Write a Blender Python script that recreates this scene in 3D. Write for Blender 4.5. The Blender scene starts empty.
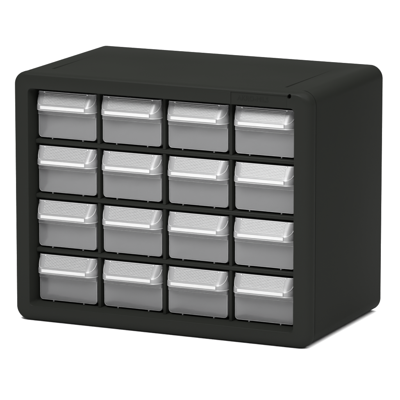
import bpy, bmesh, math
from mathutils import Matrix, Vector

S = 0.001                       # everything below is written in millimetres
scene = bpy.context.scene
col = scene.collection

# ------------------------------------------------------------------ camera
cam_d = bpy.data.cameras.new('camera'); cam = bpy.data.objects.new('camera', cam_d); col.objects.link(cam)
yaw, pitch = 0.43030, -0.19760
cpos = Vector((1374.1, -2628.7, 693.3))
f = Vector((-math.sin(yaw)*math.cos(pitch), math.cos(yaw)*math.cos(pitch), math.sin(pitch)))
r = Vector((math.cos(yaw), math.sin(yaw), 0)); u = r.cross(f)
m = Matrix((r, u, -f)).transposed().to_4x4(); m.translation = cpos*S
cam.matrix_world = m
cam_d.sensor_width = 36; cam_d.lens = 3641.6/400*36
cam_d.clip_start = 0.05; cam_d.clip_end = 100
scene.camera = cam

# ------------------------------------------------------------------ world, lamps, exposure
w = bpy.data.worlds.new('World'); scene.world = w; w.use_nodes = True
bg = w.node_tree.nodes['Background']; bg.inputs[0].default_value = (1, 1, 1, 1); bg.inputs[1].default_value = 0.22
def softbox(name, loc, target, sx, sy, power):
    l = bpy.data.lights.new(name, 'AREA'); l.shape = 'RECTANGLE'; l.size = sx; l.size_y = sy; l.energy = power
    o = bpy.data.objects.new(name, l); col.objects.link(o); o.location = loc
    o.rotation_euler = (Vector(target)-Vector(loc)).to_track_quat('-Z', 'Y').to_euler()
    return o
softbox('top_softbox', (0.8, -0.25, 2.2), (0.55, 0.0, 0), 3.2, 3.8, 205)
softbox('front_softbox', (0.08, -0.62, 0.86), (0.13, 0, 0.16), 0.5, 0.35, 15)
scene.view_settings.view_transform = 'Standard'; scene.view_settings.look = 'None'
scene.view_settings.exposure = 0; scene.view_settings.gamma = 1
scene.render.engine = 'CYCLES'
scene.cycles.max_bounces = 14; scene.cycles.transmission_bounces = 12; scene.cycles.transparent_max_bounces = 12
scene.cycles.caustics_refractive = True

# ------------------------------------------------------------------ materials
def principled(name, base, rough, spec=0.5, trans=0.0, ior=1.46):
    mt = bpy.data.materials.new(name); mt.use_nodes = True
    b = mt.node_tree.nodes['Principled BSDF']
    b.inputs['Base Color'].default_value = (*base, 1); b.inputs['Roughness'].default_value = rough
    b.inputs['Specular IOR Level'].default_value = spec; b.inputs['Transmission Weight'].default_value = trans
    b.inputs['IOR'].default_value = ior
    return mt, b
def grain(mt, b, scale, dist, strength, rvar=0.0, cvar=None):
    nt = mt.node_tree; tc = nt.nodes.new('ShaderNodeTexCoord')
    n = nt.nodes.new('ShaderNodeTexNoise'); n.inputs['Scale'].default_value = scale; n.inputs['Detail'].default_value = 3
    nt.links.new(tc.outputs['Object'], n.inputs['Vector'])
    bp = nt.nodes.new('ShaderNodeBump'); bp.inputs['Distance'].default_value = dist; bp.inputs['Strength'].default_value = strength
    nt.links.new(n.outputs['Fac'], bp.inputs['Height']); nt.links.new(bp.outputs[0], b.inputs['Normal'])
    if rvar:
        n2 = nt.nodes.new('ShaderNodeTexNoise'); n2.inputs['Scale'].default_value = 22; n2.inputs['Detail'].default_value = 4
        nt.links.new(tc.outputs['Object'], n2.inputs['Vector'])
        mr = nt.nodes.new('ShaderNodeMapRange'); mr.inputs['To Min'].default_value = b.inputs['Roughness'].default_value-rvar
        mr.inputs['To Max'].default_value = b.inputs['Roughness'].default_value+rvar
        nt.links.new(n2.outputs['Fac'], mr.inputs['Value']); nt.links.new(mr.outputs[0], b.inputs['Roughness'])
def matt_black():
    """fine-textured black plastic: dark diffuse body with a weak, broad sheen"""
    mt = bpy.data.materials.new('black_polystyrene'); mt.use_nodes = True; nt = mt.node_tree; nt.nodes.clear()
    N = nt.nodes.new; Lk = nt.links.new
    out = N('ShaderNodeOutputMaterial'); mix = N('ShaderNodeMixShader'); df = N('ShaderNodeBsdfDiffuse'); gl = N('ShaderNodeBsdfGlossy')
    df.inputs['Color'].default_value = (0.0088, 0.0094, 0.0081, 1); df.inputs['Roughness'].default_value = 0.6
    gl.inputs['Color'].default_value = (1, 1, 1, 1); gl.inputs['Roughness'].default_value = 0.36
    fr = N('ShaderNodeFresnel'); fr.inputs['IOR'].default_value = 1.30
    mul = N('ShaderNodeMath'); mul.operation = 'MULTIPLY_ADD'; mul.inputs[1].default_value = 0.022; mul.inputs[2].default_value = 0.003
    tc = N('ShaderNodeTexCoord'); n = N('ShaderNodeTexNoise'); n.inputs['Scale'].default_value = 2600; n.inputs['Detail'].default_value = 3
    n2 = N('ShaderNodeTexNoise'); n2.inputs['Scale'].default_value = 14; n2.inputs['Detail'].default_value = 4
    mr = N('ShaderNodeMapRange'); mr.inputs['To Min'].default_value = 0.28; mr.inputs['To Max'].default_value = 0.46
    bp = N('ShaderNodeBump'); bp.inputs['Distance'].default_value = 0.00005; bp.inputs['Strength'].default_value = 0.35
    Lk(tc.outputs['Object'], n.inputs['Vector']); Lk(tc.outputs['Object'], n2.inputs['Vector']); Lk(n2.outputs['Fac'], mr.inputs['Value'])
    Lk(mr.outputs[0], gl.inputs['Roughness']); Lk(n.outputs['Fac'], bp.inputs['Height'])
    for b_ in (df, gl): Lk(bp.outputs[0], b_.inputs['Normal'])
    Lk(fr.outputs[0], mul.inputs[0]); Lk(mul.outputs[0], mix.inputs[0]); Lk(df.outputs[0], mix.inputs[1]); Lk(gl.outputs[0], mix.inputs[2]); Lk(mix.outputs[0], out.inputs[0])
    return mt
BLACK = matt_black()
CLEAR, b = principled('clear_drawer_plastic', (0.31, 0.31, 0.315), 0.20, 0.5, 0.76, 1.31); grain(CLEAR, b, 140, 0.0003, 0.10, 0.05)
HANDLE, b = principled('clear_handle_plastic', (0.46, 0.46, 0.465), 0.30, 0.5, 0.75, 1.36); grain(HANDLE, b, 160, 0.0003, 0.10, 0.05)
FROST, b = principled('frosted_handle_edge', (0.46, 0.46, 0.46), 0.30, 0.5, 0.4)
EDGE, b = principled('moulded_edge_plastic', (0.34, 0.34, 0.34), 0.3, 0.5, 0.5)
WHITE, b = principled('white_backdrop_paper', (0.93, 0.93, 0.93), 0.9, 0.0)

# ------------------------------------------------------------------ helpers
def make(name, bm, mats, parent=None, smooth=35):
    bmesh.ops.recalc_face_normals(bm, faces=bm.faces)
    for v in bm.verts: v.co *= S
    me = bpy.data.meshes.new(name); bm.to_mesh(me); bm.free()
    for mt in (mats if isinstance(mats, (list, tuple)) else [mats]): me.materials.append(mt)
    o = bpy.data.objects.new(name, me); col.objects.link(o); o.parent = parent
    if smooth:
        for p in me.polygons: p.use_smooth = True
        try: me.set_sharp_from_angle(angle=math.radians(smooth))
        except Exception: pass
    return o
def rloop(x0, x1, z0, z1, rad, y, n=10):
    """rounded rectangle in the XZ plane at depth y"""
    pts = []
    for cx, cz, a0 in ((x1-rad, z1-rad, 0), (x0+rad, z1-rad, 90), (x0+rad, z0+rad, 180), (x1-rad, z0+rad, 270)):
        for k in range(n+1):
            a = math.radians(a0+90*k/n); pts.append((cx+rad*math.cos(a), y, cz+rad*math.sin(a)))
    return pts
def loft(bm, loops, close_start=False, close_end=False, ring=False):
    vs = [[bm.verts.new(p) for p in L] for L in loops]; n = len(vs[0])
    pairs = list(zip(vs, vs[1:])) + ([(vs[-1], vs[0])] if ring else [])
    for A, B in pairs:
        for k in range(n): bm.faces.new((A[k], A[(k+1) % n], B[(k+1) % n], B[k]))
    if close_start: bm.faces.new(vs[0])
    if close_end: bm.faces.new(vs[-1])
    return vs
def box(bm, x0, x1, y0, y1, z0, z1, bev=0.0, mi=0):
    t = bmesh.ops.create_cube(bm, size=1)
    for v in t['verts']: v.co = Vector(((x0+x1)/2+v.co.x*(x1-x0), (y0+y1)/2+v.co.y*(y1-y0), (z0+z1)/2+v.co.z*(z1-z0)))
    fs = set(fc for v in t['verts'] for fc in v.link_faces)
    for fc in fs: fc.material_index = mi
    if bev:
        bmesh.ops.bevel(bm, geom=list(set(e for v in t['verts'] for e in v.link_edges)), offset=bev, segments=3, affect='EDGES', profile=0.5)
def carve(o, cutters):
    """boolean difference baked into the mesh"""
    for c in cutters:
        md = o.modifiers.new('cut', 'BOOLEAN'); md.operation = 'DIFFERENCE'; md.object = c; md.solver = 'EXACT'
    bpy.context.view_layer.update()
    me = bpy.data.meshes.new_from_object(o.evaluated_get(bpy.context.evaluated_depsgraph_get()))
    o.modifiers.clear(); old = o.data; o.data = me; bpy.data.meshes.remove(old)
    for c in cutters: bpy.data.objects.remove(c)
    me.name = o.name

# ------------------------------------------------------------------ setting: white paper sweep
bm = bmesh.new(); prof = [(-3200, -0.15), (-1000, -0.15), (1000, -0.15), (3600, -0.15)]
ra = [bm.verts.new((-3500, y, z)) for y, z in prof]; rb = [bm.verts.new((3800, y, z)) for y, z in prof]
for k in range(len(prof)-1): bm.faces.new((ra[k], rb[k], rb[k+1], ra[k+1]))
o = make('backdrop', bm, WHITE, smooth=60); o['kind'] = 'structure'

# ------------------------------------------------------------------ the cabinet
W, H, D = 267.0, 209.3, 150.0
root = bpy.data.objects.new('drawer_cabinet', None); col.objects.link(root); root.empty_display_size = 0.05
root.location = (W/2*S, D/2*S, 0)
root['label'] = 'black plastic parts cabinet with sixteen translucent small drawers in four rows'
root['category'] = 'drawer cabinet'
def part(name, bm, mats, parent=None, smooth=35, loc=(0, 0, 0)):
    """geometry given in cabinet coordinates (mm) minus loc; parented under the root"""
    o = make(name, bm, mats, parent or root, smooth)
    if parent is None: o.location = (loc[0]*S-W/2*S, loc[1]*S-D/2*S, loc[2]*S)
    return o

# casing: hollow box with rounded long edges, open to the front
bm = bmesh.new()
x0, x1, z0, z1 = 0.5, W-0.5, 0.5, H
ix0, ix1, iz0, iz1 = 15.9, W-15.9, 15.0, 194.7
nk = 2.2
L = [rloop(ix0, ix1, iz0, iz1, 1.2, 5.03), rloop(x0+nk, x1-nk, z0+nk, z1, 10.6, 5.03), rloop(x0+nk, x1-nk, z0+nk, z1, 10.6, 6.7),
     rloop(x0+.2, x1-.2, z0+.2, z1, 11, 6.7), rloop(x0, x1, z0, z1, 11, 7.0), rloop(x0, x1, z0, z1, 11, D-1.6),
     rloop(x0+.45, x1-.45, z0+.45, z1-.45, 10.6, D-.45), rloop(x0+1.6, x1-1.6, z0+1.6, z1-1.6, 9.6, D)]
vo = loft(bm, L, close_end=True)
vi = loft(bm, [rloop(ix0, ix1, iz0, iz1, 1.2, 5.03), rloop(ix0+.6, ix1-.6, iz0, iz1, 1.2, 146)], close_end=True)
bmesh.ops.remove_doubles(bm, verts=bm.verts, dist=0.001)
casing = part('casing', bm, BLACK)
cuts = []
for gx0, gx1, ya, yb, wd in ((25.2, 24.6, 19, 96, 2.4), (236.5, 237.2, 15, 112, 1.9)):
    b2 = bmesh.new()          # shallow moulded grooves that run out towards the back
    A = [(gx0-wd*.9, ya, H+1), (gx0+wd*.9, ya, H+1), (gx0, ya, H-2.2)]
    B = [(gx1-.15, yb, H+1), (gx1+.15, yb, H+1), (gx1, yb, H-.05)]
    va = [b2.verts.new(p) for p in A]; vb = [b2.verts.new(p) for p in B]
    b2.faces.new(va); b2.faces.new(vb)
    for k in range(3): b2.faces.new((va[k], va[(k+1) % 3], vb[(k+1) % 3], vb[k]))
    cuts.append(part('cutter', b2, BLACK, smooth=0))
carve(casing, cuts)

# front frame: raised lip with rolled outer edge
FY = -6.4
def fl(ax, ab, at, rad, y): return rloop(ax, W-ax, ab, H-at, rad, y)
L = [fl(0.6, .6, 0, 11, 5.0), fl(0.15, .15, 0, 11, 4.7), fl(0.0, 0, 0, 11, 4.2), fl(0, 0, 0, 11, 1.0)]
for k in range(1, 9):
    a = math.radians(90*k/8); sx = 7.2*(1-math.cos(a)); tp = 2.2*(1-math.cos(a))
    L.append(fl(sx, sx, tp, 11-sx*.45, 1.0+(FY-1.0)*math.sin(a)))
ox0, ox1, oz0, oz1 = 14.7, 252.4, 13.4, 196.0
for d, y in ((-.9, FY), (-.55, FY+.08), (-.2, FY+.35), (0, FY+.9)):
    L.append(rloop(ox0+d, ox1-d, oz0+d, oz1-d, 3.4-d, y))
L.append(rloop(ix0-.05, ix1+.05, iz0-.05, iz1+.05, 2.0, 4.2))
L.append(rloop(ix0-.05, ix1+.05, iz0-.05, iz1+.05, 2.0, 5.0))
bm = bmesh.new(); loft(bm, L, ring=True)
frame = part('front_frame', bm, BLACK, smooth=32)
b2 = bmesh.new(); box(b2, 197.4, 246.6, FY-2, FY+.55, 194.0, 206.2)
c1 = part('cutter', b2, BLACK, smooth=0)
b2 = bmesh.new()
loft(b2, [[(248.4+1.7*math.cos(a*math.pi/12)+.4*math.sin(a*math.pi/12), y, 205.9+2.0*math.sin(a*math.pi/12)) for a in range(24)] for y in (FY-2, FY+5)], True, True)
c2 = part('cutter', b2, BLACK, smooth=0)
carve(frame, [c1, c2])

# raised lettering in the name recess
cu = bpy.data.curves.new('lettering', 'FONT'); cu.body = 'AKRO-MILS'; cu.size = 5.6; cu.extrude = 0.12
cu.space_character = 1.0; cu.resolution_u = 3; cu.offset = 0.0
to = bpy.data.objects.new('tmp', cu); col.objects.link(to); bpy.context.view_layer.update()
me = bpy.data.meshes.new_from_object(to.evaluated_get(bpy.context.evaluated_depsgraph_get()))
bpy.data.objects.remove(to)
bm = bmesh.new(); bm.from_mesh(me); bpy.data.meshes.remove(me)
wid = max(v.co.x for v in bm.verts)-min(v.co.x for v in bm.verts); mx = min(v.co.x for v in bm.verts)
for v in bm.verts: v.co = Vector((203.0+(v.co.x-mx)*27.0/wid, FY+.45-v.co.z, 199.9+v.co.y*.98))
let = make('lettering', bm, BLACK, frame, 30)

# shelves and dividers
PX, PZ = 59.3, 45.8
for k in range(1, 4):
    zt = 15.0+PZ*k; bm = bmesh.new(); box(bm, ix0+.02, ix1-.02, 4.0, 145.9, zt-3.7, zt, 1.2); part('shelf', bm, BLACK)
for k in range(1, 4):
    xc = 14.9+PX*k
    for rw in range(4):
        bm = bmesh.new(); box(bm, xc-1.25, xc+1.25, 4.3, 145.7, 15.0+PZ*rw+(0.02 if rw else .02), 15.0+PZ*(rw+1)-3.72, 0.4)
        part('divider', bm, BLACK)

def bead(bm, pts, rad, mi=0, n=6):
    """thin round bead along a polyline (moulded edge)"""
    pts = [Vector(p) for p in pts]; rings = []
    for i, p in enumerate(pts):
        t = (pts[min(i+1, len(pts)-1)]-pts[max(i-1, 0)]).normalized()
        a = t.cross(Vector((0, 0, 1)) if abs(t.z) < .9 else Vector((0, 1, 0))).normalized(); b_ = t.cross(a)
        rings.append([bm.verts.new(p+(a*math.cos(2*math.pi*k/n)+b_*math.sin(2*math.pi*k/n))*rad) for k in range(n)])
    for A, B in zip(rings, rings[1:]):
        for k in range(n): bm.faces.new((A[k], A[(k+1) % n], B[(k+1) % n], B[k])).material_index = mi
    bm.faces.new(rings[0]).material_index = mi; bm.faces.new(rings[-1]).material_index = mi
# ------------------------------------------------------------------ drawers
def tray_bm():
    """open bin; local origin: centre of the cell floor at the front plane of the cabinet's grid"""
    bm = bmesh.new(); t = 1.15; y0, y1 = 6.0, 138.0; hw = 26.6; zb, zt = 1.5, 39.6; rd = 3.2; n = 6
    def sec(y, hw, zb, zt, rd, s=1):            # U section, outer or inner
        p = [(-hw, y, zt)]
        for k in range(n+1):
            a = math.radians(180+90*k/n); p.append((-hw+rd+rd*math.cos(a), y, zb+rd+rd*math.sin(a)))
        for k in range(n+1):
            a = math.radians(270+90*k/n); p.append((hw-rd+rd*math.cos(a), y, zb+rd+rd*math.sin(a)))
        p.append((hw, y, zt)); return p
    O = [sec(y0+.9, hw-.9, zb+.9, zt, rd-.6), sec(y0+.27, hw-.27, zb+.27, zt, rd-.2), sec(y0, hw-.9, zb+.9, zt, rd-.6)]
    def strip(A, B):
        a = [bm.verts.new(q) for q in A]; b = [bm.verts.new(q) for q in B]
        for k in range(len(a)-1): bm.faces.new((a[k], a[k+1], b[k+1], b[k]))
    # outer skin: front face, rounded front edge, sides, back
    o0 = sec(y0, hw-1.0, zb+1.0, zt, rd-.7); o1 = sec(y0+.3, hw-.3, zb+.3, zt, rd-.2); o2 = sec(y0+1.0, hw, zb, zt, rd); o3 = sec(y1, hw-.5, zb, zt, rd)
    i0 = sec(y0+t, hw-t, zb+t, zt, rd-.8); i3 = sec(y1-t, hw-t-.5, zb+t, zt, rd-.8)
    for A, B in ((o0, o1), (o1, o2), (o2, o3), (i0, i3)): strip(A, B)
    for P in (o0, o3, i0, i3): bm.faces.new([bm.verts.new(q) for q in P])
    # rim on top
    rim = [((-hw+1.0, y0), (hw-1.0, y0), (hw-t, y0+t), (-hw+t, y0+t)), ((-hw+.5, y1), (hw-.5, y1), (hw-t-.5, y1-t), (-hw+t+.5, y1-t)),
           ((-hw+1.0, y0), (-hw, y0+1), (-hw+.5, y1), (-hw+t+.5, y1-t), (-hw+t, y0+t)), ((hw-1.0, y0), (hw, y0+1), (hw-.5, y1), (hw-t-.5, y1-t), (hw-t, y0+t))]
    for q in rim: bm.faces.new([bm.verts.new((a, b_, zt)) for a, b_ in q])
    bmesh.ops.remove_doubles(bm, verts=bm.verts, dist=0.002)
    # stiffening band across the front below the handle, feet, inner slots for cross partitions
    box(bm, -hw+.35, hw-.35, y0-1.1, y0-.02, 21.0, 26.5, 0.3)
    bead(bm, [(a, y0+.35, c) for a, _, c in sec(0, hw-.45, zb+.45, 21.3, rd-.4)], .24, 1)   # moulded edge round the face
    bead(bm, [(-hw+.5, y0-1.0, 21.2), (hw-.5, y0-1.0, 21.2)], .2, 1)
    for sx in (-14, 14): box(bm, sx-.5, sx+.5, y0+.3, y0+6, .35, zb-.02, 0.15)
    for yy in (50, 92):
        for s in (-1, 1):
            for dy in (-1.6, 1.6):
                a, b_ = sorted((s*(hw-t-.03-.4), s*(hw-t-1.5)))
                box(bm, a, b_, yy+dy-.4, yy+dy+.4, zb+t+.05, 36, 0.1)
    return bm
def outline(hx_front, hx_back, yf, yb, z, n=7):
    """D shaped plan: straight lip with ends that curve back to the drawer front"""
    p = []
    for k in range(n+1):
        a = math.radians(90*k/n); p.append((-(hx_front+(hx_back-hx_front)*math.cos(a)), yb+(yf-yb)*math.sin(a), z))
    for i in range(1, 12): p.append((-hx_front+2*hx_front*i/12, yf, z))
    for k in range(n+1):
        a = math.radians(90-90*k/n); p.append((hx_front+(hx_back-hx_front)*math.cos(a), yb+(yf-yb)*math.sin(a), z))
    return p
LIPB, LIPT, TOP, YF, YB, YT = 25.4, 29.6, 40.3, -2.0, 8.0, 4.2
def handle_bm():
    bm = bmesh.new(); th = 1.1
    def skin(d):
        L = [outline(20.2-d*.3, 26.9-d, YF+.5+d, YB, LIPB), outline(20.4-d*.3, 27.1-d, YF+d, YB, LIPB+1.0),
             outline(20.4-d*.3, 27.0-d, YF+d, YB, LIPT-.4-d*.4), outline(20.2-d*.3, 26.9-d, YF+.25+d, YB, LIPT-d*.4)]
        for k in range(1, 7):
            s = k/6
            L.append(outline(20.2+1.6*s-d*.3, 26.7-.5*s-d, (YF+.6)*(1-s)+YT*s+d*(1-.4*s), YB, LIPT+.35+(TOP-LIPT-.35)*s-d*.35))
        return L
    A, B = skin(0), skin(th)
    va = [[bm.verts.new(q) for q in L] for L in A]; vb = [[bm.verts.new(q) for q in L] for L in B]
    n = len(va[0])
    for V in (va, vb):
        for P, Q in zip(V, V[1:]):
            for k in range(n-1): bm.faces.new((P[k], P[k+1], Q[k+1], Q[k]))
    for P, Q in ((va[0], vb[0]), (va[-1], vb[-1])):
        for k in range(n-1): bm.faces.new((P[k], P[k+1], Q[k+1], Q[k]))
    for e in (0, n-1):
        for k in range(len(va)-1): bm.faces.new((va[k][e], va[k+1][e], vb[k+1][e], vb[k][e]))
    # top ledge joining the hood to the tray rim
    box(bm, -24.7, 24.7, YT+.3, 7.1, TOP-1.0, TOP+.15, 0.3)
    # thick bright lip bar
    box(bm, -21.0, 19.9, YF-.55, YF+.45, LIPB+.9, LIPT+.1, 0.4, mi=1)
    # moulded edges: lower rim of the hood, upper rim, and the creases between grip and side wings
    bead(bm, outline(20.2, 26.9, YF+.45, YB, LIPB+.1), .30, 1)
    bead(bm, outline(21.8, 26.2, YT+.1, YB, TOP-.1), .3, 1)
    for s_ in (-1, 1):
        cr = []
        for k in range(15):
            q = k/14; sv = q**2.2*.93; an = math.radians(90*(1-q**.75*.93)); xf = 20.2+1.6*sv; xb = 26.7-.5*sv
            yf_ = (YF+.6)*(1-sv)+YT*sv
            cr.append((s_*(xf+(xb-xf)*math.cos(an)), YB+(yf_-YB)*math.sin(an)-.05, LIPT+.35+(TOP-LIPT-.35)*sv))
        bead(bm, cr, .26, 1)
        box(bm, s_*19.6-.9, s_*19.6+.9, YT-.5, YT+.7, TOP-1.3, TOP+.35, .3, mi=1)
    # grip: fine ribs on the sloped face, level ones crossed by slanting ones
    p0 = Vector((0, YF+.6, LIPT+.35)); p1 = Vector((0, YT, TOP)); sl = (p1-p0); ln = sl.length; sd = sl.normalized(); nn = Vector((0, -sd.z, sd.y))
    def rib(ua, va_, ub, vb_, wd, h):
        a = p0+Vector((ua, 0, 0))+sd*va_; b_ = p0+Vector((ub, 0, 0))+sd*vb_; d = (b_-a).normalized(); s = d.cross(nn).normalized()*wd/2
        q = [[bm.verts.new(c+o_) for o_ in (-s-nn*.25, s-nn*.25, s*.35+nn*h, -s*.35+nn*h)] for c in (a, b_)]
        for k in range(4): bm.faces.new((q[0][k], q[0][(k+1) % 4], q[1][(k+1) % 4], q[1][k])).material_index = 1
        bm.faces.new(q[0]).material_index = 1; bm.faces.new(q[1]).material_index = 1
    hx = 19.2; v0, v1 = .8, ln-1.1
    nr = 8
    for k in range(nr): v = v0+(v1-v0)*(k+.5)/nr; rib(-hx, v, hx, v, .62, .34)
    sp = 3.0; tanw = (v1-v0)/14.0
    x = -hx-14
    while x < hx:
        ua, va_, ub, vb_ = x, v1, x+14, v0
        if ua < -hx: va_ = v1-tanw*(-hx-ua); ua = -hx
        if ub > hx: vb_ = v0+tanw*(ub-hx); ub = hx
        if ub-ua > .8: rib(ua, va_, ub, vb_, .42, .22)
        x += sp
    return bm
def lay(o, cx, zf): o.location = (cx*S-W/2*S, -D/2*S, zf*S)
drawer = make('drawer', tray_bm(), [CLEAR, EDGE], root, 30)
handle = make('handle', handle_bm(), [HANDLE, FROST], drawer, 30)
slots = [(c, rw) for rw in range(4) for c in range(4)]
jit = [0, .5, -.3, .2, -.4, .3, 0, -.5, .4, -.2, .5, 0, .2, -.4, .1, .3]
for i, (c, rw) in enumerate(slots):
    if i == 0: d = drawer
    else:
        d = drawer.copy(); col.objects.link(d); d.parent = root
        h = handle.copy(); col.objects.link(h); h.parent = d
    lay(d, 14.9+PX*(c+.5), 15.0+PZ*rw)
    d.location.y += jit[i]*S*.6; d.location.x += jit[(i*5+3) % 16]*S*.4
    d['group'] = 'small translucent drawers of the cabinet'
